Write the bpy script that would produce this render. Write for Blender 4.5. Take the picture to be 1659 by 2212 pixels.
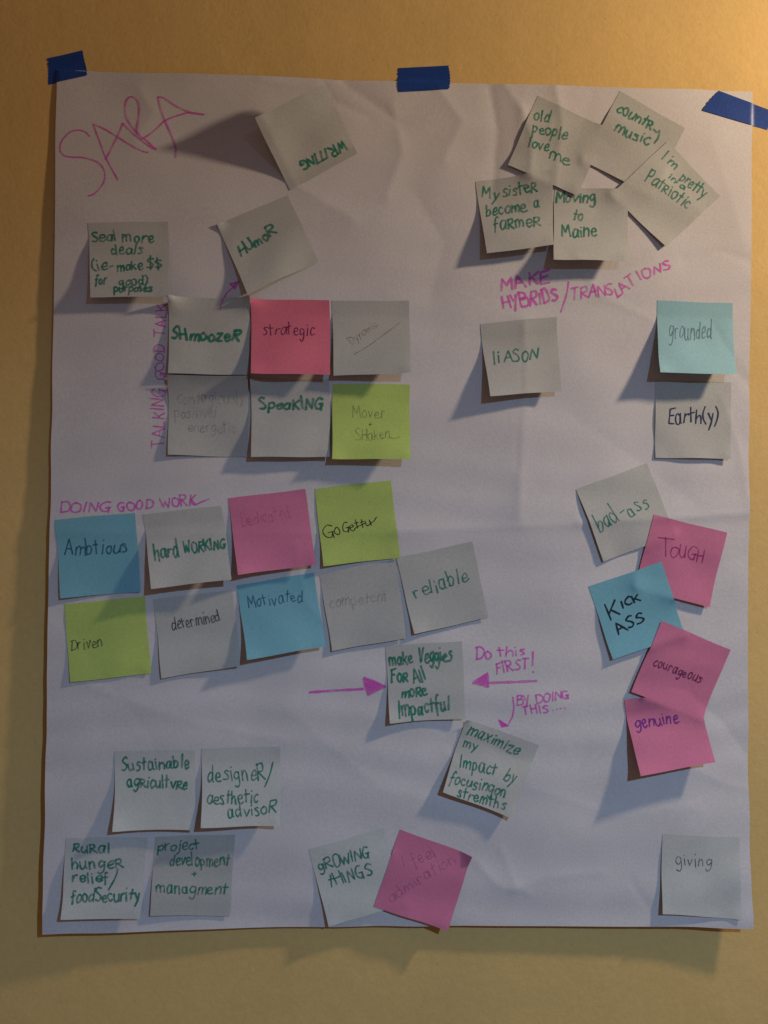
import bpy, math, random
import numpy as np
from mathutils import Vector, Matrix
random.seed(7); rng=np.random.RandomState(11)
scene=bpy.context.scene
for o in list(bpy.data.objects): bpy.data.objects.remove(o)
COL=scene.collection
ZC=1.40                       # height of the poster centre above the floor, metres

# ------------------------------------------------------------------ camera
def rot(yaw,pitch,roll):
    return Matrix.Rotation(yaw,3,'Z')@Matrix.Rotation(pitch,3,'X')@Matrix.Rotation(roll,3,'Y')
R=rot(-0.03486644,0.01597324,-0.00979514)
cam=bpy.data.cameras.new('camera'); co=bpy.data.objects.new('camera',cam); COL.objects.link(co)
B=Matrix((R.col[0],R.col[2],-R.col[1])).transposed()
co.matrix_world=Matrix.Translation((-0.04815998,-0.79,-0.02167216+ZC))@B.to_4x4()
cam.sensor_fit='VERTICAL'; cam.sensor_height=36; cam.lens=1853/2212*36
cam.clip_start=.01; cam.clip_end=50
scene.camera=co
# ------------------------------------------------------------------ light
wd=bpy.data.worlds.new('World'); scene.world=wd; wd.use_nodes=True
bg=wd.node_tree.nodes['Background']; bg.inputs[0].default_value=(1.0,.66,.53,1); bg.inputs[1].default_value=.122
def aim(o,t): o.rotation_euler=(Vector(t)-o.location).to_track_quat('-Z','Y').to_euler()
def lamp(kind,name,loc,power,colr,size):
    l=bpy.data.lights.new(name,kind); o=bpy.data.objects.new(name,l); COL.objects.link(o)
    o.location=loc; l.energy=power; l.color=colr; l.shadow_soft_size=size; return o
# warm bulb close to the wall, up and right of the frame (the grazing shadows)
warm=lamp('POINT','warm_lamp',(.865,-.285,.57+ZC),41.0,(1.0,.80,.56),.034)
# cool ceiling spot behind the viewer, up and right, washing the lower part of the wall
cool=lamp('SPOT','cool_lamp',(1.15,-2.0,.95+ZC),138.0,(.38,.67,1.0),.035)
cool.data.spot_size=math.radians(54); cool.data.spot_blend=1.0; aim(cool,(-.14,0,-1.04+ZC))
scene.view_settings.view_transform='Standard'; scene.view_settings.look='None'
scene.view_settings.exposure=0; scene.view_settings.gamma=1

# ------------------------------------------------------------------ measured data (millimetres on the wall, 0,0 = poster centre)
PAPER_CORNERS=[[-324.65,392.64],[322.96,390.91],[319.78,-386.26],[-321.43,-388.14]]
TAPES=[["short piece of blue tape with torn ends over the upper left corner",[[-334.0,403.32],[-300.63,412.12],[-297.87,388.12],[-331.22,379.24]]],["short piece of blue tape across the middle of the upper edge",[[-12.91,403.61],[36.59,407.63],[35.93,384.62],[-10.11,380.75]]],["long slanted blue tape over the upper right corner, running off to the right",[[289.8,390.79],[344.68,372.11],[337.64,354.81],[274.45,371.1]]]]
CREASES=[[0.45,4,[[159.34,-16.66],[241.61,-12.41],[320.98,-6.43]]],[0.3,4,[[-7.61,-26.81],[69.13,-22.67],[159.35,-18.37]]],[0.25,4,[[-321.94,-30.65],[-159.58,-29.95],[-7.6,-27.66]]],[0.45,3,[[-139.43,388.17],[-105.43,383.97],[-65.02,387.68]]],[-0.5,4,[[-79.92,385.54],[-70.38,370.75],[-36.94,356.59]]],[0.45,4,[[87.42,390.23],[104.9,366.87],[100.78,338.61]]],[-0.45,5,[[257.98,229.57],[293.0,238.99],[318.5,230.83]]],[0.5,6,[[293.49,100.27],[311.17,48.67],[319.21,-3.0]]],[-0.5,6,[[284.48,169.38],[306.54,126.44],[318.86,113.64]]],[0.4,5,[[153.49,227.41],[179.72,193.38],[227.68,172.68]]],[0.4,4,[[88.51,-314.94],[101.54,-346.58],[114.4,-355.07]]],[-0.4,4,[[208.64,-344.97],[226.0,-370.44],[217.47,-387.3]]],[0.4,5,[[36.71,-226.33],[71.04,-260.09],[92.33,-255.88]]],[0.35,5,[[-100.59,-41.22],[-91.58,-91.81],[-74.53,-108.58]]],[0.9,12,[[27.1,384.22],[48.87,354.55],[31.97,319.58]]],[-0.35,13,[[169.91,383.84],[152.86,326.93],[174.93,271.12]]],[0.7,12,[[-248.93,376.54],[-236.04,355.55],[-252.45,329.53]]],[-0.6,16,[[6.54,284.51],[32.64,242.1],[20.24,190.32]]],[1.9,34,[[159.34,-16.66],[241.61,-12.41],[320.98,-6.43]]],[1.3,30,[[-7.61,-26.81],[69.13,-22.67],[159.35,-18.37]]],[0.7,26,[[-321.94,-30.65],[-159.58,-29.95],[-7.6,-27.66]]],[1.2,12,[[107.65,166.19],[105.99,97.46],[103.36,-13.8]]],[-0.5,4,[[105.68,140.37],[102.16,33.18]]],[1.3,9,[[104.03,366.85],[113.76,338.94],[111.84,304.27]]],[1.1,9,[[135.07,391.56],[141.81,357.01],[135.71,296.19]]],[-1.2,10,[[74.5,385.54],[81.27,346.76],[77.43,286.17]]],[1.1,14,[[-15.64,365.78],[-6.67,322.93],[-21.26,283.86]]],[0.5,7,[[264.31,-241.09],[294.75,-256.01],[320.0,-262.43]]],[-0.6,9,[[255.32,-166.47],[294.56,-200.54],[319.92,-234.68]]],[0.7,6,[[63.04,-323.27],[86.64,-348.62],[101.57,-351.21]]],[0.5,6,[[101.57,-351.21],[131.39,-340.4],[182.79,-336.39]]],[0.9,15,[[-139.02,353.87],[-104.37,290.48],[-53.04,261.68]]],[-0.3,14,[[-312.5,-105.81],[-228.08,-214.0],[-184.78,-343.17]]],[0.45,14,[[-107.31,-188.67],[-22.3,-260.01],[45.65,-276.92]]],[-0.35,18,[[-165.68,-209.74],[-47.88,-234.79],[11.51,-255.83]]],[0.5,10,[[-282.61,-168.25],[-190.81,-201.41],[-106.97,-218.04]]],[0.5,12,[[118.0,-260.13],[195.41,-285.64],[268.8,-277.27]]],[-0.4,14,[[154.41,81.0],[224.0,34.66],[267.66,0.76]]],[0.25,10,[[283.83,343.31],[301.6,291.42],[314.93,248.16]]],[-1.0,10,[[-62.89,388.17],[-37.09,371.66],[-11.24,352.96]]]]
PAPER_INK=[["handwriting","pinkmarker",1.5,[["S",[-293.41,331.78],[-297.65,335.93],[-304.24,337.34],[-310.77,335.59],[-316.06,330.59],[-319.53,324.42],[-319.8,318.35],[-316.39,313.57],[-309.22,312.18],[-300.87,312.14],[-292.49,310.53],[-285.29,307.67],[-280.43,302.32],[-278.79,296.28],[-279.65,290.18],[-283.14,284.03],[-288.43,278.44],[-293.17,276.51]],["S",[-267.13,292.31],[-278.18,312.1],[-284.39,327.75],[-290.36,343.17]],["S",[-290.36,343.17],[-280.98,339.4],[-268.92,332.41],[-255.63,324.23],[-244.77,319.02],[-239.96,318.29]],["S",[-278.17,310.88],[-271.21,325.66],[-266.0,337.36],[-263.35,344.74]],["S",[-263.35,344.74],[-257.03,338.2],[-247.32,329.92],[-238.84,324.05],[-232.8,321.15]],["S",[-232.8,321.15],[-241.31,328.86],[-249.8,335.95],[-257.11,344.29],[-261.45,353.93],[-260.77,364.92],[-256.28,369.56],[-250.84,366.42],[-248.7,359.15],[-249.38,348.16],[-250.43,337.77],[-246.73,330.55]],["S",[-246.72,330.18],[-243.75,331.48],[-234.25,338.8],[-224.77,348.2],[-212.82,353.4],[-202.02,356.13],[-189.35,354.64]],["S",[-214.93,314.29],[-215.43,324.64],[-219.8,336.73],[-225.38,348.79],[-229.75,360.89],[-231.44,369.76]],["S",[-231.44,369.76],[-226.26,368.92],[-214.13,361.31],[-202.02,356.38],[-189.95,354.38]]]],["handwriting","pinkmarker",1.3,[["T","TALKING",[-221.59,48.12],[-220.85,100.3],[-11.51,0.17]]]],["handwriting","pinkmarker",1.3,[["T","GOOD",[-222.68,108.65],[-222.53,141.32],[-8.11,0.03]]]],["handwriting","pinkmarker",1.3,[["T","TALK",[-222.29,149.11],[-220.82,178.57],[-9.56,0.46]]]],["handwriting","pinkmarker",1.6,[["T","DOING",[-313.75,-12.93],[-268.55,-11.02],[-0.39,8.42]]]],["handwriting","pinkmarker",1.6,[["T","GOOD",[-261.43,-10.64],[-230.14,-7.73],[-0.8,8.41]]]],["handwriting","pinkmarker",1.6,[["T","WORK",[-222.68,-7.45],[-191.49,-4.23],[-0.92,8.72]],["S",[-196.67,-0.15],[-193.03,-4.25],[-186.4,-1.59],[-179.76,1.06]]]],["handwriting","pinkmarker",2.3,[["T","MAKE",[85.27,196.76],[130.81,205.3],[-1.95,11.0]]]],["handwriting","pinkmarker",2.3,[["T","HYBRIDS",[88.03,179.95],[140.2,188.58],[-1.85,11.95]]]],["handwriting","pinkmarker",1.8,[["S",[148.7,206.58],[147.05,195.31],[141.6,178.04]],["T","TRANS",[151.47,189.45],[191.3,195.11],[-1.4,10.73]],["T","LAT",[194.65,192.92],[212.57,206.52],[-5.99,7.86]],["T","IONS",[215.22,209.22],[246.31,221.39],[-3.21,8.38]]]],["handwriting","pinkmarker",1.7,[["T","Do",[64.0,-143.95],[79.86,-141.63],[-1.61,10.58]],["T","this",[84.96,-140.7],[111.09,-138.67],[-0.83,10.11]]]],["handwriting","pinkmarker",1.7,[["T","FIRST",[83.37,-156.25],[114.03,-151.63],[-1.57,10.02]],["S",[117.33,-135.82],[116.97,-148.8]],["S",[117.23,-154.09],[118.15,-154.66]]]],["handwriting","pinkmarker",1.5,[["T","BY",[102.9,-185.12],[114.83,-183.74],[-1.13,9.17]],["T","DOING",[119.94,-183.17],[151.82,-178.01],[-1.28,7.57]]]],["handwriting","pinkmarker",1.5,[["T","THIS",[108.64,-193.33],[132.52,-191.02],[-0.75,7.29]],["S",[135.7,-189.32],[136.38,-189.32]],["S",[139.34,-188.3],[139.91,-188.3]],["S",[142.75,-187.62],[143.44,-187.61]],["S",[146.51,-187.04],[147.31,-187.04]]]],["arrow","pinkmarker",2.4,[["S",[-86.96,-173.78],[-63.43,-172.01],[-37.83,-170.53]],["S",[-18.1,-168.3],[-18.1,-168.3],[-19.51,-169.01],[-19.91,-167.66],[-21.71,-167.02],[-20.92,-169.72],[-22.33,-170.43],[-23.51,-166.37],[-25.32,-165.73],[-23.73,-171.14],[-25.14,-171.85],[-27.12,-165.09],[-28.92,-164.45],[-26.55,-172.56],[-27.96,-173.27],[-30.72,-163.8],[-32.52,-163.16],[-29.36,-173.97],[-30.77,-174.68],[-34.33,-162.52],[-36.13,-161.88],[-32.18,-175.39],[-33.58,-176.1],[-37.93,-161.24]],["S",[-37.47,-160.15],[-29.36,-163.22],[-18.1,-167.99]]]],["arrow","pinkmarker",2.4,[["S",[120.71,-162.54],[98.19,-163.74],[76.63,-164.61]],["S",[61.67,-164.66],[61.67,-164.66],[63.15,-165.03],[63.05,-163.8],[64.42,-162.94],[64.62,-165.41],[66.1,-165.79],[65.8,-162.08],[67.17,-161.22],[67.58,-166.17],[69.05,-166.54],[68.55,-160.36],[69.92,-159.5],[70.53,-166.92],[72.01,-167.3],[71.3,-158.64],[72.68,-157.78],[73.48,-167.68],[74.96,-168.05],[74.05,-156.92],[75.43,-156.06],[76.44,-168.43]]]],["arrow","pinkmarker",1.5,[["S",[98.86,-177.37],[100.07,-186.59],[98.66,-195.6],[95.3,-201.45]],["S",[88.85,-204.83],[88.85,-204.83],[89.57,-204.71],[88.53,-204.09],[88.21,-203.34],[90.29,-204.58],[91.01,-204.46],[87.89,-202.59],[87.57,-201.84],[91.73,-204.33],[92.44,-204.2],[87.25,-201.09],[86.93,-200.34],[93.16,-204.08],[93.88,-203.95],[86.61,-199.59],[86.29,-198.84],[94.6,-203.83],[95.31,-203.7],[85.97,-198.1]]]],["arrow","pinkmarker",1.5,[["S",[-169.56,184.21],[-166.51,190.1],[-161.15,194.83]],["S",[-155.2,201.27],[-155.2,201.27],[-155.63,200.45],[-156.18,200.96],[-157.15,200.64],[-156.07,199.63],[-156.5,198.81],[-158.12,200.32],[-159.1,200.01],[-156.93,197.99],[-157.36,197.17],[-160.07,199.69],[-161.04,199.37],[-157.79,196.35],[-158.22,195.53],[-162.02,199.06],[-162.99,198.74],[-158.66,194.71],[-159.09,193.9],[-163.96,198.42]]]]]
NOTES=[
{"col":"canary","c":[[-293.33,251.83],[-220.86,254.67],[-217.08,182.84],[-287.19,181.03]],"lift":[8.4,9.8],"lay":0,"label":"pale note about sealing more deals, alone at the far left below the big pink name","ink":"green","w":1.5,"items":[["T","Seal",[0.045,0.2485],[0.3444,0.2446],[0.0008,-0.1415]],["T","more",[0.4188,0.2635],[0.8181,0.2664],[0.0023,-0.1554]],["T","deals",[0.2733,0.4202],[0.6657,0.4227],[0.0026,-0.1414]],["T","(ie-",[0.032,0.6465],[0.2894,0.6325],[-0.0042,-0.1449]],["T","make",[0.3428,0.6456],[0.6622,0.6325],[-0.0032,-0.1306]],["T","$$",[0.7212,0.621],[0.9228,0.6063],[-0.009,-0.1407]],["T","for",[0.0599,0.8238],[0.2119,0.8188],[-0.0012,-0.1273]],["T","good)",[0.3632,0.842],[0.7347,0.8363],[-0.0002,-0.1236]],["T","purposes",[0.3018,0.9295],[0.7841,0.9251],[0.0007,-0.1024]]]},
{"col":"canary","c":[[-48.09,322.27],[-109.88,286.22],[-140.38,342.0],[-78.52,375.04]],"lift":[21.0,21.0],"lay":0,"label":"tilted pale note with an upside-down word, standing out like a flap with a long shadow","ink":"green","w":1.9,"items":[["T","WRITING",[0.0884,0.2583],[0.7389,0.2878],[0.0005,-0.1243]]],"hinge":0.12,"power":1.25},
{"col":"canary","c":[[-176.07,252.79],[-112.26,281.86],[-82.95,220.86],[-146.46,187.0]],"lift":[7.7,0.7],"lay":0,"label":"tilted pale note with one short green word, a small pink arrow touching its edge","ink":"green","w":1.9,"items":[["T","HUmoR",[0.1149,0.4949],[0.6636,0.4213],[-0.0178,-0.1352]]],"curl":2},
{"col":"canary","c":[[135.44,294.83],[205.17,293.99],[200.65,223.35],[131.94,223.03]],"lift":[11.2,11.2],"lay":2,"label":"pale note about moving to Maine, lowest and front centre of the upper right cluster","ink":"green","w":1.7,"items":[["T","Moving",[0.0303,0.1954],[0.5567,0.1873],[-0.0002,-0.1601]],["T","to",[0.2575,0.4292],[0.3827,0.4495],[0.0259,-0.1589]],["T","Maine",[0.1192,0.6809],[0.5825,0.6555],[-0.0086,-0.1783]]]},
{"col":"canary","c":[[196.38,386.92],[258.68,353.66],[225.02,289.54],[161.41,319.95]],"lift":[0.7,1.05],"lay":0,"label":"pale note reading country music, topmost of the upper right cluster","ink":"green","w":1.7,"items":[["T","count&",[0.0817,0.2529],[0.6044,0.2386],[-0.003,-0.1551]],["S",[0.6314,0.2145],[0.6908,0.2317],[0.7095,0.1922],[0.7393,0.2844],[0.7257,0.3704]],["T","music",[0.1783,0.4808],[0.6723,0.4378],[-0.0144,-0.1552]]]},
{"col":"canary","c":[[241.64,340.72],[291.96,289.96],[239.53,240.43],[188.37,289.14]],"lift":[0.7,2.8],"lay":1,"label":"pale note about being pretty patriotic, rightmost of the upper right cluster","ink":"green","w":1.4,"items":[["T","I'm",[0.0923,0.2052],[0.3498,0.1904],[-0.0102,-0.1288]],["T","pretty",[0.4679,0.2325],[0.8596,0.1913],[-0.0194,-0.153]],["T","Pat&iotic",[0.159,0.5646],[0.8254,0.4366],[-0.0364,-0.161]],["T","in a",[0.3483,0.3319],[0.6111,0.2872],[-0.0168,-0.0857]]]},
{"col":"canary","c":[[118.82,379.92],[183.68,351.65],[156.24,286.34],[91.13,314.03]],"lift":[0.84,1.05],"lay":3,"label":"pale note reading old people love me, upper left of the cluster at the top right","ink":"green","w":1.5,"items":[["T","old",[0.0766,0.311],[0.2781,0.2666],[-0.0296,-0.1519]],["T","people",[0.1183,0.4748],[0.5726,0.3724],[-0.0283,-0.1415]],["T","love",[0.1432,0.6752],[0.4184,0.6171],[-0.0261,-0.1384]],["T","me",[0.4562,0.706],[0.7306,0.6772],[-0.0135,-0.1624]]]},
{"col":"canary","c":[[61.45,298.65],[133.11,309.95],[132.54,237.67],[71.24,228.58]],"lift":[9.1,7.7],"lay":4,"label":"pale note about a sister who became a farmer, lower left of the upper right cluster","ink":"green","w":1.5,"items":[["T","My",[0.0586,0.2189],[0.2655,0.2738],[0.0374,-0.1402]],["T","siste&",[0.3312,0.2461],[0.795,0.2528],[-0.0008,-0.1589]],["T","become",[0.0747,0.4773],[0.6366,0.493],[0.0083,-0.1719]],["T","a",[0.74,0.4609],[0.8136,0.461],[-0.0107,-0.1438]],["T","fa&me&",[0.147,0.6873],[0.8127,0.7115],[0.0094,-0.1808]]]},
{"col":"canary","c":[[-218.42,184.15],[-144.9,185.55],[-145.43,113.62],[-217.2,113.94]],"lift":[5.6,5.6],"lay":0,"label":"pale note with the thick green word shmoozer, upper left corner of the six note block","ink":"green","w":2.3,"items":[["T","SHmoozeR",[0.0255,0.5511],[0.8808,0.5597],[0.0007,-0.1503]],["S2",[0.627,0.1582],[0.6417,0.089],[0.6612,0.0145]]]},
{"col":"canary","c":[[-218.03,112.15],[-145.68,112.86],[-145.93,39.57],[-216.82,40.51]],"lift":[1.4,0.7],"lay":0,"label":"flat pale note in faint pencil, lower left corner of the six note block","ink":"faint","w":0.9,"items":[["T","contagiously",[0.1177,0.3427],[0.9582,0.3319],[-0.0007,-0.1567]],["T","positive/",[0.0766,0.5241],[0.6206,0.5091],[-0.0021,-0.1447]],["T","energetic",[0.2452,0.7075],[0.8566,0.6952],[-0.0009,-0.1442]]]},
{"col":"canary","c":[[-143.63,110.76],[-72.04,111.89],[-70.57,40.26],[-141.39,39.17]],"lift":[7.0,7.0],"lay":0,"label":"pale note with the thick green word speaking, bottom middle of the six note block","ink":"green","w":2.1,"items":[["T","SpeaKING",[0.1055,0.3826],[0.9163,0.3835],[0.001,-0.1435]]]},
{"col":"lime","c":[[-69.08,108.03],[1.81,108.65],[2.05,38.57],[-68.37,38.14]],"lift":[9.8,11.9],"lay":0,"label":"lime green note reading mover + shaker, lower right corner of the six note block","ink":"pencil","w":0.9,"items":[["T","Mover",[0.2645,0.4605],[0.6857,0.4467],[-0.0042,-0.155]],["T","+",[0.46,0.575],[0.5078,0.5747],[0.0,-0.0987]],["T","SHaken",[0.3031,0.7661],[0.7396,0.7216],[-0.0142,-0.1543]],["S",[0.7396,0.7146],[0.8078,0.7213],[0.8693,0.7026]]]},
{"col":"canary","c":[[-70.4,184.78],[0.83,186.13],[1.79,116.69],[-67.78,113.91]],"lift":[8.4,12.6],"lay":0,"label":"pale note with a slanted pencil word and pencil line, right of the hot pink note","ink":"pencil","w":0.7,"items":[["T","Dynamic",[0.2474,0.5967],[0.5964,0.3309],[-0.0605,-0.0859]],["S",[0.2654,0.718],[0.4046,0.643],[0.572,0.5247],[0.7393,0.3977],[0.8716,0.2935]]]},
{"col":"hotpink","c":[[-144.55,184.26],[-72.83,185.34],[-70.97,114.28],[-141.94,113.85]],"lift":[12.6,11.2],"lay":1,"label":"hot pink note reading strategic, top middle of the six note block","ink":"maroon","w":0.9,"items":[["T","strategic",[0.1495,0.4772],[0.8064,0.4741],[0.0013,-0.1712]]]},
{"col":"canary","c":[[66.58,165.74],[137.67,173.64],[140.49,103.41],[74.49,97.04]],"lift":[11.2,8.4],"lay":0,"label":"single pale note reading liason under the pink hybrids writing","ink":"green","w":1.5,"items":[["T","li",[0.0984,0.5574],[0.2047,0.5566],[0.0066,-0.1748]],["T","ASON",[0.2525,0.5606],[0.7072,0.5504],[0.0019,-0.1549]]]},
{"col":"canary","c":[[230.31,116.14],[302.19,115.5],[300.72,43.51],[230.43,43.83]],"lift":[0.7,1.4],"lay":0,"label":"flat pale note reading Earth(y) in dark ink, under the aqua note","ink":"navy","w":1.3,"items":[["T","Earth(y)",[0.1702,0.5576],[0.8339,0.5384],[-0.0019,-0.2014]]]},
{"col":"aqua","c":[[232.42,190.71],[304.0,189.58],[301.15,120.18],[229.7,120.52]],"lift":[14.7,13.3],"lay":1,"label":"pale aqua note reading grounded, near the right edge of the poster","ink":"bluegrey","w":0.8,"items":[["T","grounded",[0.1418,0.5172],[0.7103,0.5125],[0.014,-0.2498]]]},
{"col":"lime","c":[[-307.76,-95.18],[-236.48,-87.52],[-229.01,-156.57],[-300.66,-164.49]],"lift":[0.42,0.42],"lay":0,"label":"lime green note reading driven, at the left end of the lower good work row","ink":"pencilink","w":0.9,"items":[["T","Driven",[0.0366,0.5995],[0.4416,0.5841],[-0.0075,-0.1392]]]},
{"col":"canary","c":[[-228.59,-90.24],[-157.61,-81.31],[-149.36,-149.33],[-219.26,-160.72]],"lift":[2.8,2.1],"lay":0,"label":"pale note reading determined in thin black pen, between the lime and the blue note","ink":"black","w":0.8,"items":[["T","determined",[0.192,0.4272],[0.8099,0.387],[-0.0135,-0.1515]]]},
{"col":"sky","c":[[-154.27,-77.1],[-84.36,-64.9],[-72.8,-130.59],[-142.28,-142.7]],"lift":[11.2,8.4],"lay":0,"label":"sky blue note reading motivated, middle of the lower good work row","ink":"bluepen","w":0.9,"items":[["T","Motivated",[0.1077,0.3319],[0.8076,0.3561],[0.0017,-0.1663]]]},
{"col":"canary","c":[[-79.17,-66.72],[-8.76,-52.15],[0.14,-123.98],[-66.76,-135.76]],"lift":[2.8,1.4],"lay":0,"label":"pale note with faint pencil word competent, right of the blue motivated note","ink":"faint","w":1.0,"items":[["T","competent",[0.0596,0.4494],[0.8349,0.4957],[0.0055,-0.1461]]]},
{"col":"canary","c":[[-9.2,-50.97],[60.6,-35.35],[75.64,-104.89],[7.53,-120.09]],"lift":[3.5,0.7],"lay":0,"label":"tilted pale note with the green word reliable, right end of the lower good work row","ink":"green","w":1.3,"items":[["T","reliable",[0.1335,0.5773],[0.8538,0.4748],[-0.0255,-0.1867]]]},
{"col":"sky","c":[[-317.2,-19.12],[-245.92,-12.02],[-239.57,-83.33],[-309.96,-89.33]],"lift":[2.8,1.4],"lay":0,"label":"sky blue note reading ambitious, first of the upper good work row","ink":"bluepen","w":1.2,"items":[["T","Ambtious",[0.0877,0.4697],[0.8712,0.4855],[0.0016,-0.181]]]},
{"col":"canary","c":[[-239.27,-13.5],[-168.92,-4.81],[-156.69,-70.73],[-227.52,-79.75]],"lift":[14.0,12.6],"lay":0,"label":"pale note with the green words hard working, between the blue and the pink note","ink":"green","w":1.6,"items":[["T","hard",[0.0807,0.6361],[0.391,0.6061],[-0.0185,-0.2117]],["T","WORKING",[0.45,0.5905],[0.9801,0.5802],[-0.0013,-0.1447]]]},
{"col":"pink","c":[[-163.03,1.83],[-92.99,11.21],[-82.27,-57.42],[-151.55,-67.03]],"lift":[9.8,7.0],"lay":0,"label":"pink note with barely visible red word, third of the upper good work row","ink":"faintred","w":0.9,"items":[["T","Dedicated",[0.125,0.3874],[0.7676,0.3576],[-0.0062,-0.1694]]]},
{"col":"lime","c":[[-84.4,11.52],[-14.86,20.12],[-5.77,-50.49],[-75.54,-58.8]],"lift":[2.8,2.1],"lay":0,"label":"lime green note reading go getter, last of the upper good work row","ink":"black","w":0.9,"items":[["T","G",[0.0562,0.6386],[0.1834,0.6305],[-0.0109,-0.175]],["T","o",[0.1907,0.6313],[0.2903,0.6055],[-0.0407,-0.1554]],["T","Gettu",[0.3114,0.6152],[0.6837,0.546],[-0.024,-0.1292]],["S",[0.6799,0.5162],[0.7191,0.4984],[0.759,0.4514]],["S",[0.4585,0.5653],[0.5209,0.5398],[0.6061,0.511]]]},
{"col":"canary","c":[[156.2,13.52],[223.02,38.78],[247.99,-27.11],[181.44,-52.96]],"lift":[0.7,1.4],"lay":0,"label":"tilted pale note reading bad-ass, partly under the pink tough note","ink":"green","w":1.2,"items":[["T","bad",[0.09,0.631],[0.3736,0.5743],[-0.046,-0.2238]],["T","-",[0.4338,0.5234],[0.5048,0.5091],[-0.0304,-0.1498]],["T","ass",[0.5262,0.5826],[0.819,0.5452],[-0.0253,-0.1973]]],"bulge":4},
{"col":"pink","c":[[228.01,-9.06],[297.82,-25.02],[280.46,-94.29],[211.05,-76.08]],"lift":[2.1,2.1],"lay":1,"label":"tilted pink note reading tough, over the corner of the bad-ass note","ink":"magentapen","w":1.0,"items":[["T","T",[0.1868,0.5218],[0.4153,0.4861],[-0.0324,-0.2398]],["T","OUGH",[0.3374,0.4904],[0.7908,0.4371],[-0.0154,-0.1547]]]},
{"col":"sky","c":[[168.14,-75.98],[235.49,-52.41],[257.56,-118.9],[190.26,-142.47]],"lift":[2.8,2.1],"lay":2,"label":"tilted sky blue note reading kick ass in thick black marker","ink":"blackmarker","w":1.6,"items":[["T","K",[0.1179,0.507],[0.278,0.4658],[-0.0523,-0.1921]],["T","ICK",[0.329,0.411],[0.5788,0.3926],[-0.0086,-0.0991]],["T","ASS",[0.1783,0.713],[0.5615,0.6609],[-0.0217,-0.1437]]]},
{"col":"pink","c":[[235.9,-106.69],[301.48,-133.37],[273.45,-198.04],[207.21,-171.42]],"lift":[2.1,2.8],"lay":3,"label":"tilted pink note reading courageous, overlapping the blue note and under the genuine note","ink":"maroon","w":1.0,"items":[["T","courageous",[0.1266,0.5815],[0.8048,0.5517],[-0.0066,-0.127]]]},
{"col":"pink","c":[[201.41,-179.68],[270.34,-167.87],[281.21,-233.01],[211.96,-244.82]],"lift":[14.7,12.6],"lay":4,"label":"pink note reading genuine, lowest of the right column, lower edge lifting off the poster","ink":"violet","w":1.3,"items":[["T","genuine",[0.0845,0.4085],[0.6613,0.4251],[0.0121,-0.1705]]]},
{"col":"canary","c":[[-18.02,-131.32],[52.22,-126.48],[55.01,-196.14],[-13.86,-200.07]],"lift":[4.9,3.5],"lay":0,"label":"pale note between two pink arrows about making veggies for all more impactful","ink":"green","w":1.8,"items":[["T","make",[0.0342,0.2661],[0.3417,0.2375],[-0.0184,-0.1749]],["T","Veggies",[0.4216,0.2505],[0.8565,0.2538],[-0.0017,-0.1994]],["T","Fo&",[0.047,0.4829],[0.2734,0.4809],[-0.0031,-0.1598]],["T","All",[0.3363,0.5167],[0.5162,0.4719],[-0.0456,-0.1703]],["T","mo&e",[0.1742,0.6826],[0.5071,0.6708],[-0.0068,-0.1436]],["T","Impactful",[0.1206,0.9352],[0.8063,0.8802],[-0.0183,-0.199]]]},
{"col":"canary","c":[[55.85,-197.17],[122.96,-220.8],[97.56,-285.26],[34.32,-261.42]],"lift":[6.3,6.3],"lay":1,"label":"tilted pale note about maximizing impact by focusing, lower centre under a small curved pink arrow","ink":"green","w":1.4,"items":[["T","maximize",[0.0702,0.1805],[0.7947,0.2244],[0.0153,-0.1598]],["T","my",[0.0784,0.3644],[0.2596,0.3577],[0.0002,-0.1334]],["T","Impact",[0.1125,0.6323],[0.6091,0.5704],[-0.015,-0.172]],["T","by",[0.7161,0.5669],[0.8664,0.5828],[0.0201,-0.1572]],["T","focusingon",[0.0422,0.8562],[0.817,0.7751],[-0.0092,-0.1505]],["T","stremths",[0.197,0.9871],[0.8678,0.943],[-0.0033,-0.1373]]],"hinge":0.24,"power":1.15},
{"col":"paler","c":[[-260.54,-225.78],[-188.91,-225.22],[-187.56,-294.39],[-258.34,-294.18]],"lift":[9.1,7.0],"lay":0,"label":"pale note reading sustainable agriculture, left one of the pair above the bottom left notes","ink":"green","w":1.5,"items":[["T","Sustainable",[0.0801,0.2559],[0.9293,0.2342],[-0.0082,-0.156]],["T","ag&icultv&e",[0.1548,0.4623],[0.9045,0.4899],[0.0015,-0.156]]]},
{"col":"paler","c":[[-183.22,-223.99],[-112.43,-222.4],[-111.27,-290.58],[-180.81,-291.13]],"lift":[11.2,9.8],"lay":0,"label":"pale note reading designer and aesthetic advisor, right of the sustainable agriculture note","ink":"green","w":1.3,"items":[["T","designeR",[0.0711,0.4347],[0.808,0.4277],[-0.008,-0.2152]],["S",[0.9003,0.208],[0.8652,0.3502],[0.8014,0.5133]],["T","aesthetic",[0.0659,0.7143],[0.7234,0.7121],[-0.0051,-0.1722]],["T","advisoR",[0.3345,0.8911],[0.9483,0.8448],[-0.0168,-0.1643]]]},
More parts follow.
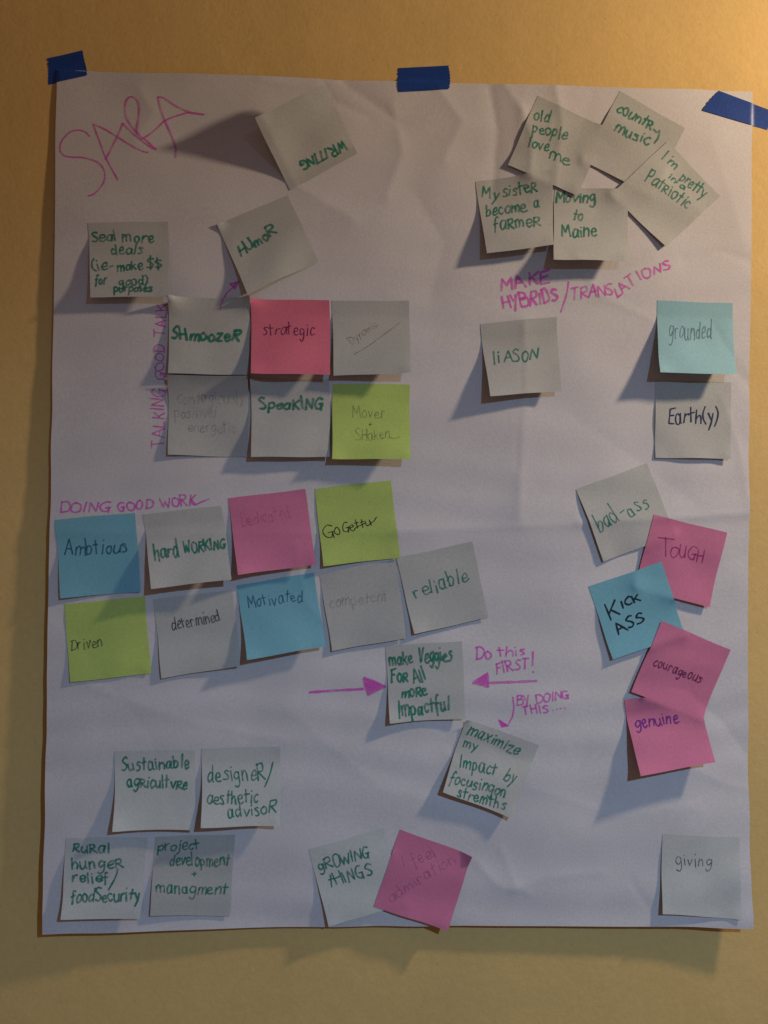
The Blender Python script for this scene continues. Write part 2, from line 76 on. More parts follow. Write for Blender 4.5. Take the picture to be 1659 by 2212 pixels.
{"col":"paler","c":[[-302.39,-302.96],[-230.26,-303.16],[-234.37,-372.35],[-302.51,-370.84]],"lift":[7.7,6.3],"lay":0,"label":"pale note about rural hunger relief and food security, bottom left corner of the poster","ink":"green","w":1.6,"items":[["T","&u&al",[0.0872,0.1814],[0.5566,0.1858],[-0.0066,-0.1402]],["T","hunge&",[0.0922,0.409],[0.7286,0.3744],[-0.0182,-0.1647]],["T","relief",[0.1097,0.5656],[0.5608,0.5639],[-0.0083,-0.1401]],["S",[0.6643,0.3992],[0.6397,0.5061],[0.5678,0.6543]],["T","foodSecurity",[0.1072,0.8047],[0.9734,0.7755],[-0.0132,-0.1483]]]},
{"col":"canary","c":[[-223.76,-302.7],[-152.57,-301.36],[-156.16,-373.86],[-226.36,-371.36]],"lift":[2.1,1.4],"lay":0,"label":"flat pale note reading project development and management, next to the bottom left corner note","ink":"green","w":1.3,"items":[["T","project",[0.044,0.1823],[0.5614,0.1807],[-0.0095,-0.1273]],["T","development",[0.1977,0.3777],[0.9586,0.3807],[-0.0091,-0.1515]],["T","+",[0.4897,0.5033],[0.5483,0.5032],[-0.0046,-0.0746]],["T","managment",[0.0583,0.7073],[0.9483,0.73],[-0.0032,-0.1438]]]},
{"col":"paler","c":[[-86.04,-314.66],[-18.12,-295.77],[1.44,-363.57],[-67.19,-382.96]],"lift":[4.2,2.1],"lay":0,"label":"tilted pale note reading growing things, bottom centre, partly under a pink note","ink":"green","w":1.4,"items":[["T","gROWING",[0.0581,0.3128],[0.7379,0.2989],[-0.008,-0.148]],["T","tHINGS",[0.1384,0.5394],[0.7195,0.5268],[-0.0085,-0.1483]]]},
{"col":"pink","c":[[-3.28,-297.49],[62.23,-321.03],[40.49,-386.71],[-26.51,-365.14]],"lift":[1.4,4.2],"lay":1,"label":"tilted pink note with a folded corner and faint writing, bottom centre at the poster edge","ink":"fadedpurple","w":0.8,"items":[["T","I",[0.174,0.4565],[0.2445,0.3978],[-0.0899,-0.0996]],["T","feel",[0.3289,0.378],[0.5615,0.1501],[-0.1104,-0.1036]],["T","admiration",[0.1823,0.8908],[0.8359,0.1444],[-0.1107,-0.0906]]],"dog":1},
{"col":"paler","c":[[237.0,-301.6],[309.33,-304.65],[308.4,-377.75],[235.67,-372.17]],"lift":[4.2,0.7],"lay":0,"label":"single pale note reading giving, bottom right corner of the poster","ink":"pencilink","w":0.8,"items":[["T","giving",[0.1814,0.3898],[0.6382,0.3832],[0.0045,-0.1563]]],"hinge":0.15}]


# ------------------------------------------------------------------ materials
def nt(m): m.use_nodes=True; t=m.node_tree; t.nodes.clear(); return t
def sheet_material(name,col,trans=.2,var=.07,bump=.25,rough=.75,blotch=.06,bscale=500,tint=.05):
    m=bpy.data.materials.new(name); t=nt(m); N=t.nodes; L=t.links
    out=N.new('ShaderNodeOutputMaterial'); mix=N.new('ShaderNodeMixShader')
    p=N.new('ShaderNodeBsdfPrincipled'); tr=N.new('ShaderNodeBsdfTranslucent')
    tc=N.new('ShaderNodeTexCoord')
    n1=N.new('ShaderNodeTexNoise'); n1.inputs['Scale'].default_value=22; n1.inputs['Detail'].default_value=4
    n2=N.new('ShaderNodeTexNoise'); n2.inputs['Scale'].default_value=bscale; n2.inputs['Detail'].default_value=3
    L.new(tc.outputs['Object'],n1.inputs[0]); L.new(tc.outputs['Object'],n2.inputs[0])
    def mr(src,a,b):
        r=N.new('ShaderNodeMapRange'); r.inputs[1].default_value=.3; r.inputs[2].default_value=.7
        r.inputs[3].default_value=a; r.inputs[4].default_value=b; L.new(src,r.inputs[0]); return r.outputs[0]
    mm=N.new('ShaderNodeMath'); mm.operation='MULTIPLY'
    L.new(mr(n1.outputs[0],1-blotch,1+blotch*.5),mm.inputs[0]); L.new(mr(n2.outputs[0],1-var,1+var*.6),mm.inputs[1])
    oi=N.new('ShaderNodeObjectInfo'); orr=N.new('ShaderNodeMapRange'); orr.inputs[3].default_value=1-tint; orr.inputs[4].default_value=1+tint
    L.new(oi.outputs['Random'],orr.inputs[0]); mo=N.new('ShaderNodeMath'); mo.operation='MULTIPLY'
    L.new(mm.outputs[0],mo.inputs[0]); L.new(orr.outputs[0],mo.inputs[1]); mm=mo
    vm=N.new('ShaderNodeVectorMath'); vm.operation='SCALE'; vm.inputs[0].default_value=col
    L.new(mm.outputs[0],vm.inputs['Scale'])
    L.new(vm.outputs[0],p.inputs['Base Color']); L.new(vm.outputs[0],tr.inputs[0])
    p.inputs['Roughness'].default_value=rough; p.inputs['Specular IOR Level'].default_value=.2
    b=N.new('ShaderNodeBump'); b.inputs['Strength'].default_value=bump; b.inputs['Distance'].default_value=.0003
    L.new(n2.outputs[0],b.inputs['Height']); L.new(b.outputs[0],p.inputs['Normal'])
    mix.inputs[0].default_value=trans; L.new(p.outputs[0],mix.inputs[1]); L.new(tr.outputs[0],mix.inputs[2])
    L.new(mix.outputs[0],out.inputs[0]); return m
def ink_material(name,col,alpha=.9,streak=.3,scale=900):
    m=bpy.data.materials.new(name); t=nt(m); N=t.nodes; L=t.links
    out=N.new('ShaderNodeOutputMaterial'); mix=N.new('ShaderNodeMixShader')
    p=N.new('ShaderNodeBsdfPrincipled'); tp=N.new('ShaderNodeBsdfTransparent')
    p.inputs['Base Color'].default_value=(*col,1); p.inputs['Roughness'].default_value=.6; p.inputs['Specular IOR Level'].default_value=.25
    tc=N.new('ShaderNodeTexCoord'); n=N.new('ShaderNodeTexNoise'); n.inputs['Scale'].default_value=scale; n.inputs['Detail'].default_value=2
    n3=N.new('ShaderNodeTexNoise'); n3.inputs['Scale'].default_value=120
    L.new(tc.outputs['Object'],n.inputs[0]); L.new(tc.outputs['Object'],n3.inputs[0])
    ad=N.new('ShaderNodeMath'); ad.operation='ADD'; L.new(n.outputs[0],ad.inputs[0]); L.new(n3.outputs[0],ad.inputs[1])
    r=N.new('ShaderNodeMapRange'); r.inputs[1].default_value=.75; r.inputs[2].default_value=1.25
    r.inputs[3].default_value=max(alpha-streak,0); r.inputs[4].default_value=min(alpha+streak*.4,1); L.new(ad.outputs[0],r.inputs[0])
    L.new(r.outputs[0],mix.inputs[0]); L.new(tp.outputs[0],mix.inputs[1]); L.new(p.outputs[0],mix.inputs[2])
    L.new(mix.outputs[0],out.inputs[0]); return m
SHEET=dict(
 canary=sheet_material('pale_note_paper',(.475,.468,.45)),
 paler=sheet_material('paler_note_paper',(.525,.53,.515)),  # lighter, more neutral copy of the pale note paper, on five lower notes
 hotpink=sheet_material('hot_pink_note_paper',(.66,.165,.25)),
 pink=sheet_material('pink_note_paper',(.60,.185,.315)),
 lime=sheet_material('lime_note_paper',(.47,.59,.16)),
 sky=sheet_material('sky_note_paper',(.19,.43,.525)),
 aqua=sheet_material('aqua_note_paper',(.29,.50,.56)))
PAPER=sheet_material('poster_paper',(.60,.56,.575),trans=.15,blotch=.05,tint=0)
TAPE=sheet_material('blue_tape',(.013,.048,.24),trans=.03,rough=.42,tint=0,blotch=.16,bump=.35,bscale=420,var=.10)
INK=dict(
 green=ink_material('green_marker',(.010,.17,.112),.92,.62),
 pinkmarker=ink_material('magenta_marker',(.66,.08,.49),.70,.38),
 pinkfaint=ink_material('magenta_marker_on_note',(.40,.04,.26),.75,.3),
 maroon=ink_material('maroon_pen',(.13,.01,.06),.85,.3), navy=ink_material('navy_pen',(.012,.014,.06),.95,.15),
 bluegrey=ink_material('blue_grey_pen',(.06,.13,.17),.75,.3), black=ink_material('black_pen',(.02,.025,.02),.85,.3),
 bluepen=ink_material('blue_pen',(.02,.10,.17),.8,.3), blackmarker=ink_material('black_marker',(.006,.012,.02),.97,.1),
 violet=ink_material('violet_pen',(.14,.01,.22),.85,.25), magentapen=ink_material('magenta_pen',(.30,.01,.14),.75,.3),
 faint=ink_material('faint_pencil',(.16,.15,.13),.27,.24), pencil=ink_material('pencil',(.10,.11,.06),.42,.3),
 pencilink=ink_material('dark_pencil',(.05,.055,.05),.75,.35), faintred=ink_material('faint_red_pen',(.40,.05,.13),.28,.24),
 fadedpurple=ink_material('faded_purple_pen',(.25,.05,.20),.40,.32))

# wall paint: mottled ochre emulsion with a fine roller texture
WALL=bpy.data.materials.new('ochre_wall_paint'); t=nt(WALL); N=t.nodes; L=t.links
out=N.new('ShaderNodeOutputMaterial'); p=N.new('ShaderNodeBsdfPrincipled'); tc=N.new('ShaderNodeTexCoord')
def noise(s,d=3,r=.5):
    n=N.new('ShaderNodeTexNoise'); n.inputs['Scale'].default_value=s; n.inputs['Detail'].default_value=d; n.inputs['Roughness'].default_value=r
    L.new(tc.outputs['Object'],n.inputs[0]); return n.outputs[0]
def ramp(src,els):
    r=N.new('ShaderNodeValToRGB'); L.new(src,r.inputs[0]); e=r.color_ramp.elements
    e[0].position,e[0].color=els[0][0],(*els[0][1],1); e[1].position,e[1].color=els[1][0],(*els[1][1],1)
    for q,c in els[2:]: k=e.new(q); k.color=(*c,1)
    return r.outputs[0]
c1=ramp(noise(160,4,.6),[(.3,(.565,.37,.135)),(.7,(.61,.405,.155))])
c2=ramp(noise(7,3),[(.3,(.90,.91,.93)),(.7,(1,1,1))])
c3=ramp(noise(420,2),[(.27,(.74,.72,.68)),(.34,(1,1,1))])
def mul(a,b):
    m=N.new('ShaderNodeMix'); m.data_type='RGBA'; m.blend_type='MULTIPLY'; m.inputs[0].default_value=1
    L.new(a,m.inputs[6]); L.new(b,m.inputs[7]); return m.outputs[2]
L.new(mul(mul(c1,c2),c3),p.inputs['Base Color'])
p.inputs['Roughness'].default_value=.7; p.inputs['Specular IOR Level'].default_value=.2
b1=N.new('ShaderNodeBump'); b1.inputs['Strength'].default_value=.30; b1.inputs['Distance'].default_value=.0006; L.new(noise(260,3,.6),b1.inputs['Height'])
b2=N.new('ShaderNodeBump'); b2.inputs['Strength'].default_value=.30; b2.inputs['Distance'].default_value=.002; L.new(noise(28,2),b2.inputs['Height'])
L.new(b1.outputs[0],b2.inputs['Normal']); L.new(b2.outputs[0],p.inputs['Normal'])
L.new(p.outputs[0],out.inputs[0])

# ------------------------------------------------------------------ helpers
def mesh_object(name,verts,faces,mat,origin=(0,0,0),parent=None,smooth=True):
    V=np.asarray(verts,float)-np.asarray(origin,float)
    me=bpy.data.meshes.new(name); me.from_pydata(V.tolist(),[],faces); me.materials.append(mat)
    if smooth: me.polygons.foreach_set('use_smooth',[True]*len(me.polygons))
    me.update(); o=bpy.data.objects.new(name,me); COL.objects.link(o)
    if parent is not None: o.parent=parent        # parts are modelled in their parent's frame
    else: o.location=origin
    return o
def tag(o,label,cat=None,group=None):
    o['label']=label
    if cat: o['category']=cat
    if group: o['group']=group
def grid_faces(nu,nv): return [(j*(nu+1)+i,j*(nu+1)+i+1,(j+1)*(nu+1)+i+1,(j+1)*(nu+1)+i) for j in range(nv) for i in range(nu)]
def sheet_mesh(name,G,mat,thick,origin,parent=None):
    """G: (nv+1,nu+1,3) front grid -> closed thin sheet (front, back, rim)."""
    nv,nu=G.shape[0]-1,G.shape[1]-1; n=(nv+1)*(nu+1)
    F=G.reshape(-1,3); Bk=F.copy(); Bk[:,1]+=thick
    f=[(a,d,c,b) for a,b,c,d in grid_faces(nu,nv)]; faces=f+[(a+n,b+n,c+n,d+n) for d,c,b,a in [(q[3],q[2],q[1],q[0]) for q in f]]
    faces=f+[tuple(x+n for x in reversed(q)) for q in f]
    rim=[i for i in range(nu)]+[j*(nu+1)+nu for j in range(nv)]+[nv*(nu+1)+i for i in range(nu,0,-1)]+[j*(nu+1) for j in range(nv,0,-1)]
    m_=len(rim); E1=F[rim]; E2=Bk[rim]                 # the rim has its own vertices, so the cut edge stays crisp
    for k in range(m_):
        a,b=2*n+k,2*n+(k+1)%m_; faces.append((a,b,b+m_,a+m_))
    o=mesh_object(name,np.vstack([F,Bk,E1,E2]),faces,mat,origin,parent)
    return o

# ------------------------------------------------------------------ poster surface: y = -height above the wall
PC=np.array(PAPER_CORNERS)/1000.0
_w=[(rng.uniform(18,75),rng.uniform(0,math.pi),rng.uniform(0,6.28)) for _ in range(16)]
def seg_d(P,a,b):
    a=np.array(a);b=np.array(b);d=b-a;t=np.clip(((P-a)@d)/(d@d),0,1)
    return np.linalg.norm(P-(a+t[...,None]*d),axis=-1),t
def Hp(P):
    P=np.asarray(P,float); x=P[...,0]; z=P[...,1]
    t=np.clip((.392-z)/.784,0,1); s=np.clip((x+.32)/.64,0,1)
    h=.0006+.0065*t**.8+.003*t*(1-s)**1.5
    d=np.hypot(x-.335,z+.385); h=h+.0085*np.exp(-(d/.075)**1.4)
    h=h+.0012*t*np.sin(s*9.0+1.0)
    h=h+.0022*np.exp(-(.392-z)/.03)*np.sin(s*math.pi*2)**2          # top edge bows between the tapes
    h=h+.00030*np.sin(z*150+3*np.sin(x*9)+1.5*np.sin(z*31))*t        # soft horizontal ripples of the hanging sheet
    for k,a,ph in _w: h=h+.0060/k*np.sin(k*(x*math.cos(a)+z*math.sin(a))+ph+1.3*np.sin(17*x+11*z+ph))*(.48+.52*t)
    for amp,w,pts in CREASES:
        best=None
        for a,b in zip(pts[:-1],pts[1:]):
            dd,_=seg_d(P*1000,a,b); best=dd if best is None else np.minimum(best,dd)
        h=h+amp*.001*np.exp(-best/w)
    return np.maximum(h,.0004)
def y3(P,h): return np.stack([P[...,0],-h,P[...,1]+ZC],-1)

# ------------------------------------------------------------------ wall
wx,wz=3.0,2.6
def box(x0,x1,y0,y1,z0,z1):
    v=[(x,y,z) for z in (z0,z1) for y in (y0,y1) for x in (x0,x1)]
    return v,[(0,2,3,1),(4,5,7,6),(0,1,5,4),(2,6,7,3),(0,4,6,2),(1,3,7,5)]
v,f=box(-wx,wx,0,.12,0,2.7)
wall=mesh_object('wall',v,f,WALL,(0,0,0),smooth=False); wall['kind']='structure'; wall['label']='ochre painted wall behind the poster'

# ------------------------------------------------------------------ poster
nu,nv=250,300
S,T=np.meshgrid(np.linspace(0,1,nu+1),np.linspace(0,1,nv+1))
Pq=(PC[0]*((1-S)*(1-T))[...,None]+PC[1]*(S*(1-T))[...,None]+PC[2]*(S*T)[...,None]+PC[3]*((1-S)*T)[...,None])
bow=lambda q: 4*q*(1-q)
Pq[...,1]-= .0012*bow(S)*(1-T)**4
Pq[...,1]+= .0024*bow(S)*T**4
Pq[...,0]-= .0026*bow(T**1.2)*S**4
Pq[...,0]+= .0010*bow(T)*(1-S)**4
# the trimmed edges are not perfectly straight
edge=np.minimum(np.minimum(S,1-S),np.minimum(T,1-T))
Pq[...,0]+= .0004*np.sin(T*37+2*np.sin(T*15))*np.exp(-edge*60); Pq[...,1]+=.0004*np.sin(S*31+2*np.sin(S*13))*np.exp(-edge*60)
origin=np.array([0,0,ZC])
poster=sheet_mesh('poster_paper',y3(Pq,Hp(Pq)),PAPER,.00012,origin)
tag(poster,'large white flip chart sheet taped to the ochre wall and covered in sticky notes','poster')

# ------------------------------------------------------------------ single stroke handwriting
# glyph: width | strokes ; "~" = smooth; grid cap=10, x height=6
GL={
'A':'7|0,0 3.5,10 7,0;1.2,3.6 6,3.8','B':'6.5|.5,10 .5,0;~.5,9.8 5,9.5 5,6 .6,5.3;~.6,5.3 6.6,5 6.4,.6 .3,.2','C':'6|~6,8.6 3.5,10 .6,7 .6,3 3.4,0 6,1.4',
'D':'6.8|1,9.8 1,.2;~.2,9.8 4.2,9.6 6.8,6 5.6,1.5 .6,0','E':'5.6|5.6,9.8 .6,9.4 .4,.3 5.6,0;.5,5.2 4.6,5.4','F':'6|.8,9.6 .8,-.6;0,9.2 6,10;.8,5.4 4.6,5.6',
'G':'7|~6.4,9 3.4,10 .4,6 1.2,1.4 4.2,0 6.4,3.6;3.4,4.2 7,4.4;6.2,4 5.8,-1','H':'6.6|.6,10 .6,0;6,10 6,-.4;.6,5 6,5.4','I':'2.4|1.2,10 1.2,0',
'K':'6.4|1,10 .8,0;6,9.4 1,4.6;2.2,5.4 6.4,0','L':'5.4|1,10 .6,.4;.6,.4 5.4,.6','M':'8|.3,0 1,9.8 4,3.2 7,9.8 7.8,0','N':'6.8|.4,0 .8,9.8 6,.6 6.4,10',
'O':'6.6|~3.4,10 .8,8.4 .4,3 3,0 5.8,2 6.2,7.6 3,10','P':'6|.8,10 .8,-.2;~.6,9.6 5.4,9.8 5.6,5.6 .8,4.6','R':'6.8|.8,9.8 .6,0;~.4,9.6 5.4,10 5.8,6.4 1,5;1.6,5 6.8,0',
'S':'6|~5.6,9 3,10 .8,7.6 3.2,5.4 5.4,3 3.4,.2 .2,.8','T':'7|0,9.6 7,10;3.4,9.8 3.2,0','U':'6.6|~.6,10 .6,3 3,0 6,2.6 6.2,10;6.2,4 6.4,0','V':'6.4|.2,10 3,0 6.2,10','W':'9|.2,10 2.2,.2 4.4,7 6.6,0 8.8,10',
'Y':'6.6|.4,10 3,5;6.4,10 2.6,-2','Z':'6|.4,9.6 5.8,9.8 .2,.4 6,.2','X':'6|0,10 6,0;6,10 0,0',
'a':'6|~5,5.6 2,6 .4,3 1.6,.2 4,.8 5,5.4;5,6 5.2,1 6,0','b':'5.6|.8,10 .6,.2;~.6,3.4 3,5.8 5.2,3.4 3.4,.2 .6,.6','c':'5|~4.8,5 2.6,6 .4,3 2.4,0 4.8,1.2','d':'6|~4.6,4.6 2,5.8 .4,2.6 2,0 4.8,2;5,10.4 4.8,.4 5.8,0',
'e':'5.2|~.6,3 4.4,3.6 3.6,6 1,5 .6,1.8 2.6,0 5.4,1.2','f':'4.6|~4.6,9.4 2.8,10 1.8,7 1.6,-2;0,5 4,5.6','g':'5.8|~4.8,5.4 2,6 .4,3.4 2.2,.8 4.8,3;~5,6 5,-1 3,-4 .4,-2.8','h':'5.6|.8,10 .4,0;~.6,3.4 3,6 4.6,4.4 4.8,0',
'i':'2.4|1.2,6 1.2,0;1.2,8.4 1.4,8.8','j':'3.4|~2.2,6 2.2,-1 .2,-3.6;2.2,8.6 2.4,9','k':'5.4|.8,10 .6,0;4.8,6 .8,2.8;1.8,3.4 5.2,0','l':'2.6|1.2,10 1.2,0','m':'8.4|.6,6 .6,0;~.6,3.6 2.4,6 4,4.6 4,0;~4,3.6 6,6 7.6,4.6 7.8,0',
'n':'5.8|.6,6 .6,0;~.6,3.6 3,6 4.8,4.4 5,0','o':'5.4|~2.8,6 .6,4.2 .8,1 3,0 5,2.4 4.4,5.4 2.4,6','p':'5.8|.8,6 .5,-4;~.8,5 3.4,6 5.2,3.6 3.4,.6 .7,.8','&':'6|.8,6.4 .6,-.3;~.5,6.2 4.4,6.6 4.6,3.8 1,3;1.6,3 6.4,-.3','r':'4.6|.6,6 .6,0;~.6,3.4 2.2,5.8 4.4,5.6','s':'4.8|~4.4,5.2 2.4,6 1,4.6 3.2,3 4,1.2 2,0 .4,.6',
't':'4.6|2,9.4 1.8,.2;0,6 4.6,6.4','u':'5.8|~.6,6 .6,1.4 2.6,0 4.8,2.2;5,6 5,.8 5.8,0','v':'5|.4,6 2.4,0 5,6','w':'7.6|.2,6 1.8,.2 3.8,5 5.6,0 7.4,6','x':'5|.2,6 5,0;4.8,6 .2,0','y':'5.4|.6,6 3,1;5.2,6 3.4,0 1,-4','z':'5|.4,5.8 4.8,6 .4,.2 5,0',
'(':'3.2|~3,11 .6,7 .6,2.6 2.8,-1','{':'3|1,1','$':'6|~5.4,8.4 3,9.4 1,7.4 3.4,5 5,3 3,.8 .4,1.6;3.2,11 2.6,-1.4',')':'3.2|~.2,11 2.8,7.4 2.6,2.6 .2,-1','/':'4|4,10.6 0,-1.6','-':'3.4|.2,3.8 3.2,4.4','+':'5|2.5,6 2.5,.6;.2,3.2 5,3.4',"'":'1.6|.8,10 .6,8','.':'1.4|.5,0 .8,.2','!':'2|1,10 1,3;1,.2 1.2,.4',' ':'3|'}
def cr(P,n=5):
    P=[np.array(q,float) for q in P]
    if len(P)<3: return P
    Q=[2*P[0]-P[1]]+P+[2*P[-1]-P[-2]]; o=[]
    for i in range(1,len(Q)-2):
        a,b,c,d=Q[i-1:i+3]
        for k in range(n):
            s=k/n; o.append(.5*((2*b)+(c-a)*s+(2*a-5*b+4*c-d)*s*s+(3*b-a-3*c+d)*s**3))
    o.append(P[-1]); return o
def glyph(ch):
    w,s=GL[ch].split('|'); st=[]
    for q in s.split(';'):
        if not q: continue
        sm=q[0]=='~'; pts=[tuple(map(float,a.split(','))) for a in q.lstrip('~').split()]
        st.append((sm,pts))
    return float(w),st
def text_strokes(txt,a,b,up):
    a=np.array(a);b=np.array(b);up=np.array(up)
    gl=[glyph(c) for c in txt]; gap=1.25; tot=sum(g[0] for g in gl)+gap*(len(gl)-1); x=0; out=[]
    for w,st in gl:
        sc=random.uniform(.86,1.14); dy=random.uniform(-.7,.7); sh=random.uniform(-.10,.14); sx=random.uniform(.88,1.10)
        for sm,pts in st:
            pts=[(px+random.uniform(-.45,.45),py+random.uniform(-.5,.5)) for px,py in pts]
            pts=cr(pts,5) if sm else pts
            o=[]
            for q in pts:
                X=x+(q[0]*sx+q[1]*sh*1.5); Y=(q[1]*sc+dy)/10
                o.append(a+(b-a)*X/tot+up*Y)
            out.append(np.array(o))
        x+=w+gap
    return out
def ribbon(strokes,w,H,name,mat,parent,origin,base=.00010):
    """strokes: list of (n,2) arrays in metres on the wall plane; w metres; H: height function."""
    V=[];F=[];bump=0
    for st in strokes:
        P=[st[0]]
        for q in st[1:]:
            n=max(1,int(np.linalg.norm(q-P[-1])/.0012)); p0=P[-1]
            for k in range(1,n+1): P.append(p0+(q-p0)*k/n)
        P=np.array(P)
        if len(P)<2: continue
        d=np.gradient(P,axis=0); d/= np.maximum(np.linalg.norm(d,axis=1,keepdims=True),1e-9)
        n=np.stack([-d[:,1],d[:,0]],1)
        s=np.arange(len(P)); ww=w*.5*(1+.14*np.sin(s*.55+random.uniform(0,6))+np.array([random.uniform(-.07,.07) for _ in s]))
        e0=P[0]-d[0]*w*.32; e1=P[-1]+d[-1]*w*.32          # rounded ends
        P=np.vstack([e0,P,e1]); n=np.vstack([n[0],n,n[-1]]); ww=np.concatenate([[w*.26],ww,[w*.22]])
        Lf=P+n*ww[:,None]; Rt=P-n*ww[:,None]; i0=len(V)
        inc=bump+np.arange(len(P))*6e-7; bump=inc[-1]+1e-6
        hL=H(Lf); hR=H(Rt); hc=H(P); hL=np.maximum(hL,hc-2e-4); hR=np.maximum(hR,hc-2e-4)
        A=y3(Lf,hL+base+inc); Bq=y3(Rt,hR+base+inc)
        for k in range(len(P)): V+= [A[k],Bq[k]]
        F+=[(i0+2*k,i0+2*k+2,i0+2*k+3,i0+2*k+1) for k in range(len(P)-1)]
    return mesh_object(name,V,F,mat,origin,parent,smooth=False)

for name,ink,w,items in PAPER_INK:
    st=[]
    for it in items:
        if it[0]=='T': st+=[s/1000 for s in text_strokes(it[1],it[2],it[3],it[4])]
        else:
            q=np.array(it[1:],float)/1000
            st.append(q if len(q)<3 or name=='arrow' else np.array(cr(q,4)))
    ribbon(st,w*.001,Hp,name,INK[ink],poster,origin)

# ------------------------------------------------------------------ sticky notes
def invbil(c,P):
    P=np.asarray(P,float); u=np.full(P.shape[:-1],.5); v=u.copy()
    for _ in range(7):
        S_=(c[0]*((1-u)*(1-v))[...,None]+c[1]*(u*(1-v))[...,None]+c[2]*(u*v)[...,None]+c[3]*((1-u)*v)[...,None])-P
        Ju=(c[1]-c[0])*(1-v)[...,None]+(c[2]-c[3])*v[...,None]; Jv=(c[3]-c[0])*(1-u)[...,None]+(c[2]-c[1])*u[...,None]
        det=Ju[...,0]*Jv[...,1]-Ju[...,1]*Jv[...,0]
        u=u-(S_[...,0]*Jv[...,1]-S_[...,1]*Jv[...,0])/det; v=v-(Ju[...,0]*S_[...,1]-Ju[...,1]*S_[...,0])/det
    return u,v
def bil(c,u,v): return c[0]*((1-u)*(1-v))[...,None]+c[1]*(u*(1-v))[...,None]+c[2]*(u*v)[...,None]+c[3]*((1-u)*v)[...,None]
M=30
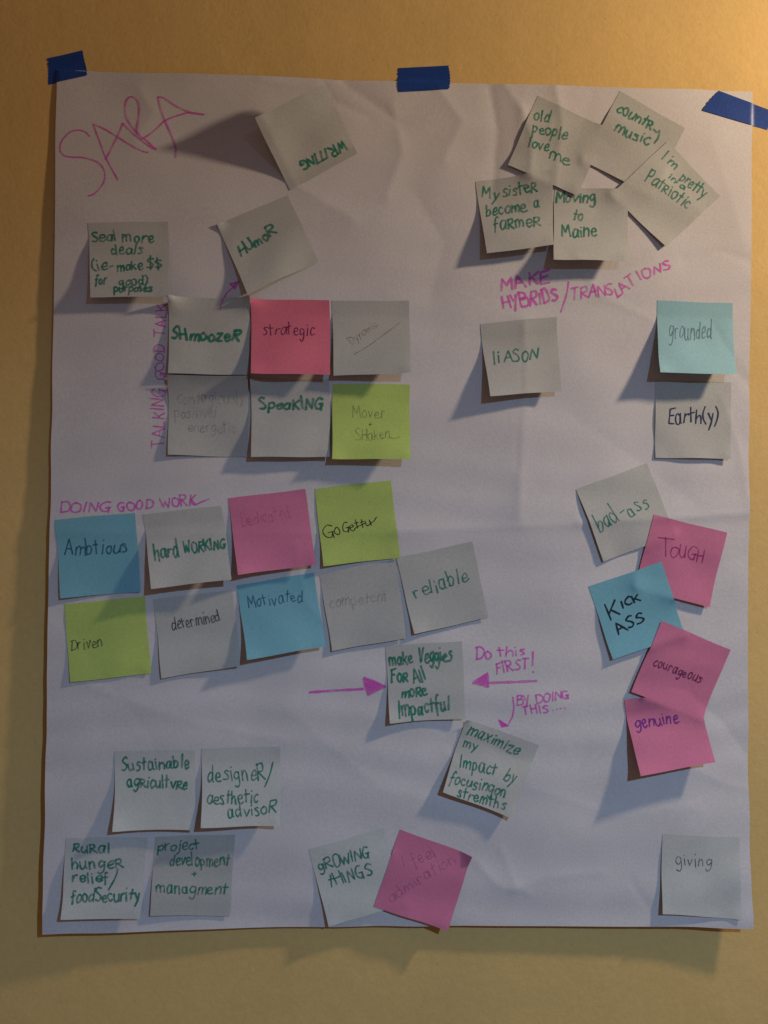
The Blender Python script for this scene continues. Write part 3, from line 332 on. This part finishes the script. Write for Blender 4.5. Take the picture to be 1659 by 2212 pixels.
class Note:
    def __init__(s,d,placed):
        s.c=np.array(d['c'])/1000; s.d=d
        U,Vv=np.meshgrid(np.linspace(0,1,M+1),np.linspace(0,1,M+1)); s.P=bil(s.c,U,Vv); a1,a2=random.uniform(0,6),random.uniform(0,6)
        s.P=s.P+.00022*np.stack([np.sin(Vv*7+a1),np.sin(U*7+a2)],-1)
        h0=d.get('hinge',.19); q=np.clip((Vv-h0)/(1-h0),0,1)**d.get('power',1.35)
        bl,br=d['lift'][0]/1000,d['lift'][1]/1000
        r1,r2,r3=random.uniform(0,6),random.uniform(0,6),random.uniform(-1,1)
        lift=(bl*(1-U)+br*U)*q
        lift=lift+.0006*q*np.sin(U*3.5+r1)+.0004*np.clip(Vv*3,0,1)*np.sin(Vv*7+U*4+r2)+.00025*np.sin(U*9*math.cos(r1)+Vv*9*math.sin(r1)+r2)*np.clip(Vv*2,0,1)+.0003*np.clip(Vv*3,0,1)
        lift=lift+(r3*.0006)*np.sin(U*math.pi)*q
        lift=lift+d.get('bulge',0)*.0006*np.sin(np.clip(Vv,0,1)*math.pi)*(1-U)**3
        if d.get('curl'): lift=lift+.0022*np.exp(-((U**2+Vv**2)/.006))
        if d.get('dog'): lift=lift+.022*np.clip(U-Vv-.84,0,1)
        lift=lift+random.uniform(0,.0016)*np.exp(-((1-U)**2+(1-Vv)**2)/.02)+random.uniform(0,.0016)*np.exp(-(U**2+(1-Vv)**2)/.02)
        # upper corners of used notes lift a touch
        lift=lift+.0004*random.random()*np.exp(-((1-U)**2+Vv**2)/.01)
        anchor=Hp(bil(s.c,U,np.zeros_like(Vv)))*(1-Vv)+Hp(bil(s.c,U,np.ones_like(Vv)))*Vv
        H=np.maximum(Hp(s.P),anchor-.0006)+.00015+lift
        H=np.maximum(H,Hp(s.P)+.00022)
        need=np.zeros_like(H)
        for o in placed:
            u,v=invbil(o.c,s.P); e=.03
            ins=(u>-e)&(u<1+e)&(v>-e)&(v<1+e)
            if ins.any(): need=np.where(ins,np.maximum(need,o.h(np.clip(u,0,1),np.clip(v,0,1))+.0004-H),need)
        if need.max()>0:                      # drape stiffly over whatever lies underneath
            q=need.copy()
            for _ in range(90):
                e=np.pad(q,1,mode='edge'); q=np.maximum(need,(e[:-2,1:-1]+e[2:,1:-1]+e[1:-1,:-2]+e[1:-1,2:])/4*.992)
            H=H+q
        s.H=H
        s.origin=np.append(0,0); g=y3(s.P,H); s.og=np.array([s.P[:,:,0].mean(),-H.mean(),s.P[:,:,1].mean()+ZC])
        s.ob=sheet_mesh('sticky_note',g,SHEET[d['col']],.0001,s.og)
        tag(s.ob,d['label'],'sticky note',{'canary':'pale sticky notes on the poster','paler':'pale sticky notes on the poster','pink':'pink sticky notes on the poster','hotpink':'pink sticky notes on the poster','lime':'lime green sticky notes on the poster','sky':'sky blue sticky notes on the poster'}.get(d['col']))
    def h(s,u,v):
        a=np.clip(u,-.02,1.02)*M; b=np.clip(v,-.02,1.02)*M; i=np.clip(a.astype(int),0,M-1); j=np.clip(b.astype(int),0,M-1); a=a-i;b=b-j
        G=s.H; return G[j,i]*(1-a)*(1-b)+G[j,i+1]*a*(1-b)+G[j+1,i+1]*a*b+G[j+1,i]*(1-a)*b
    def Hxz(s,P):
        u,v=invbil(s.c,P); return s.h(u,v)
    def write(s):
        d=s.d
        for it in d['items']:
            ink=INK[d['ink']]; w=d['w']*(.00106 if d['ink']=='green' else .00105)
            if it[0]=='T': st=text_strokes(it[1],it[2],it[3],it[4])
            else: st=[np.array(cr(it[1:],4))]
            if it[0]=='S2': ink=INK['pinkmarker']; w=.0013
            st=[bil(s.c,q[:,0],q[:,1]) for q in st]
            ribbon(st,w,s.Hxz,'arrow' if it[0]=='S2' else 'handwriting',ink,s.ob,s.og)
placed=[]
for d in sorted(NOTES,key=lambda d:d['lay']):
    placed.append(Note(d,list(placed)))
for n in placed: n.write()

# ------------------------------------------------------------------ blue tape
def tape(label,pts):
    c=np.array(pts)/1000; nu_,nv_=60,24
    U,Vv=np.meshgrid(np.linspace(0,1,nu_+1),np.linspace(0,1,nv_+1)); P=bil(c,U,Vv)
    dirx=(c[1]-c[0])/np.linalg.norm(c[1]-c[0]); r=random.uniform(0,6)
    # torn ends: small saw teeth
    saw=lambda q,p: ((q*5+.8*np.sin(q*4+p)+p)%1-.5)*.0007*(1+np.sin(q*5+p))+.0009*np.sin(q*4+p*5)+.0003*np.sin(q*47+p)
    P=P+dirx*((saw(Vv,r)*np.exp(-U*14)))[...,None]+dirx*((saw(Vv,r+2)*np.exp(-(1-U)*14)))[...,None]
    u,v=invbil(PC,P)
    dist=np.minimum(np.minimum(u,1-u)*.64,np.minimum(v,1-v)*.78)
    on=1/(1+np.exp(-dist/.0007)); H=(Hp(P)+.0003)*on+.0002+.00012*np.sin(U*7+r)*np.sin(Vv*4+r)
    og=np.array([P[...,0].mean(),-.001,P[...,1].mean()+ZC])
    o=sheet_mesh('masking_tape',y3(P,H),TAPE,.0001,og); tag(o,label,'tape','blue tape holding the poster to the wall')
for l,pts in TAPES: tape(l,pts)
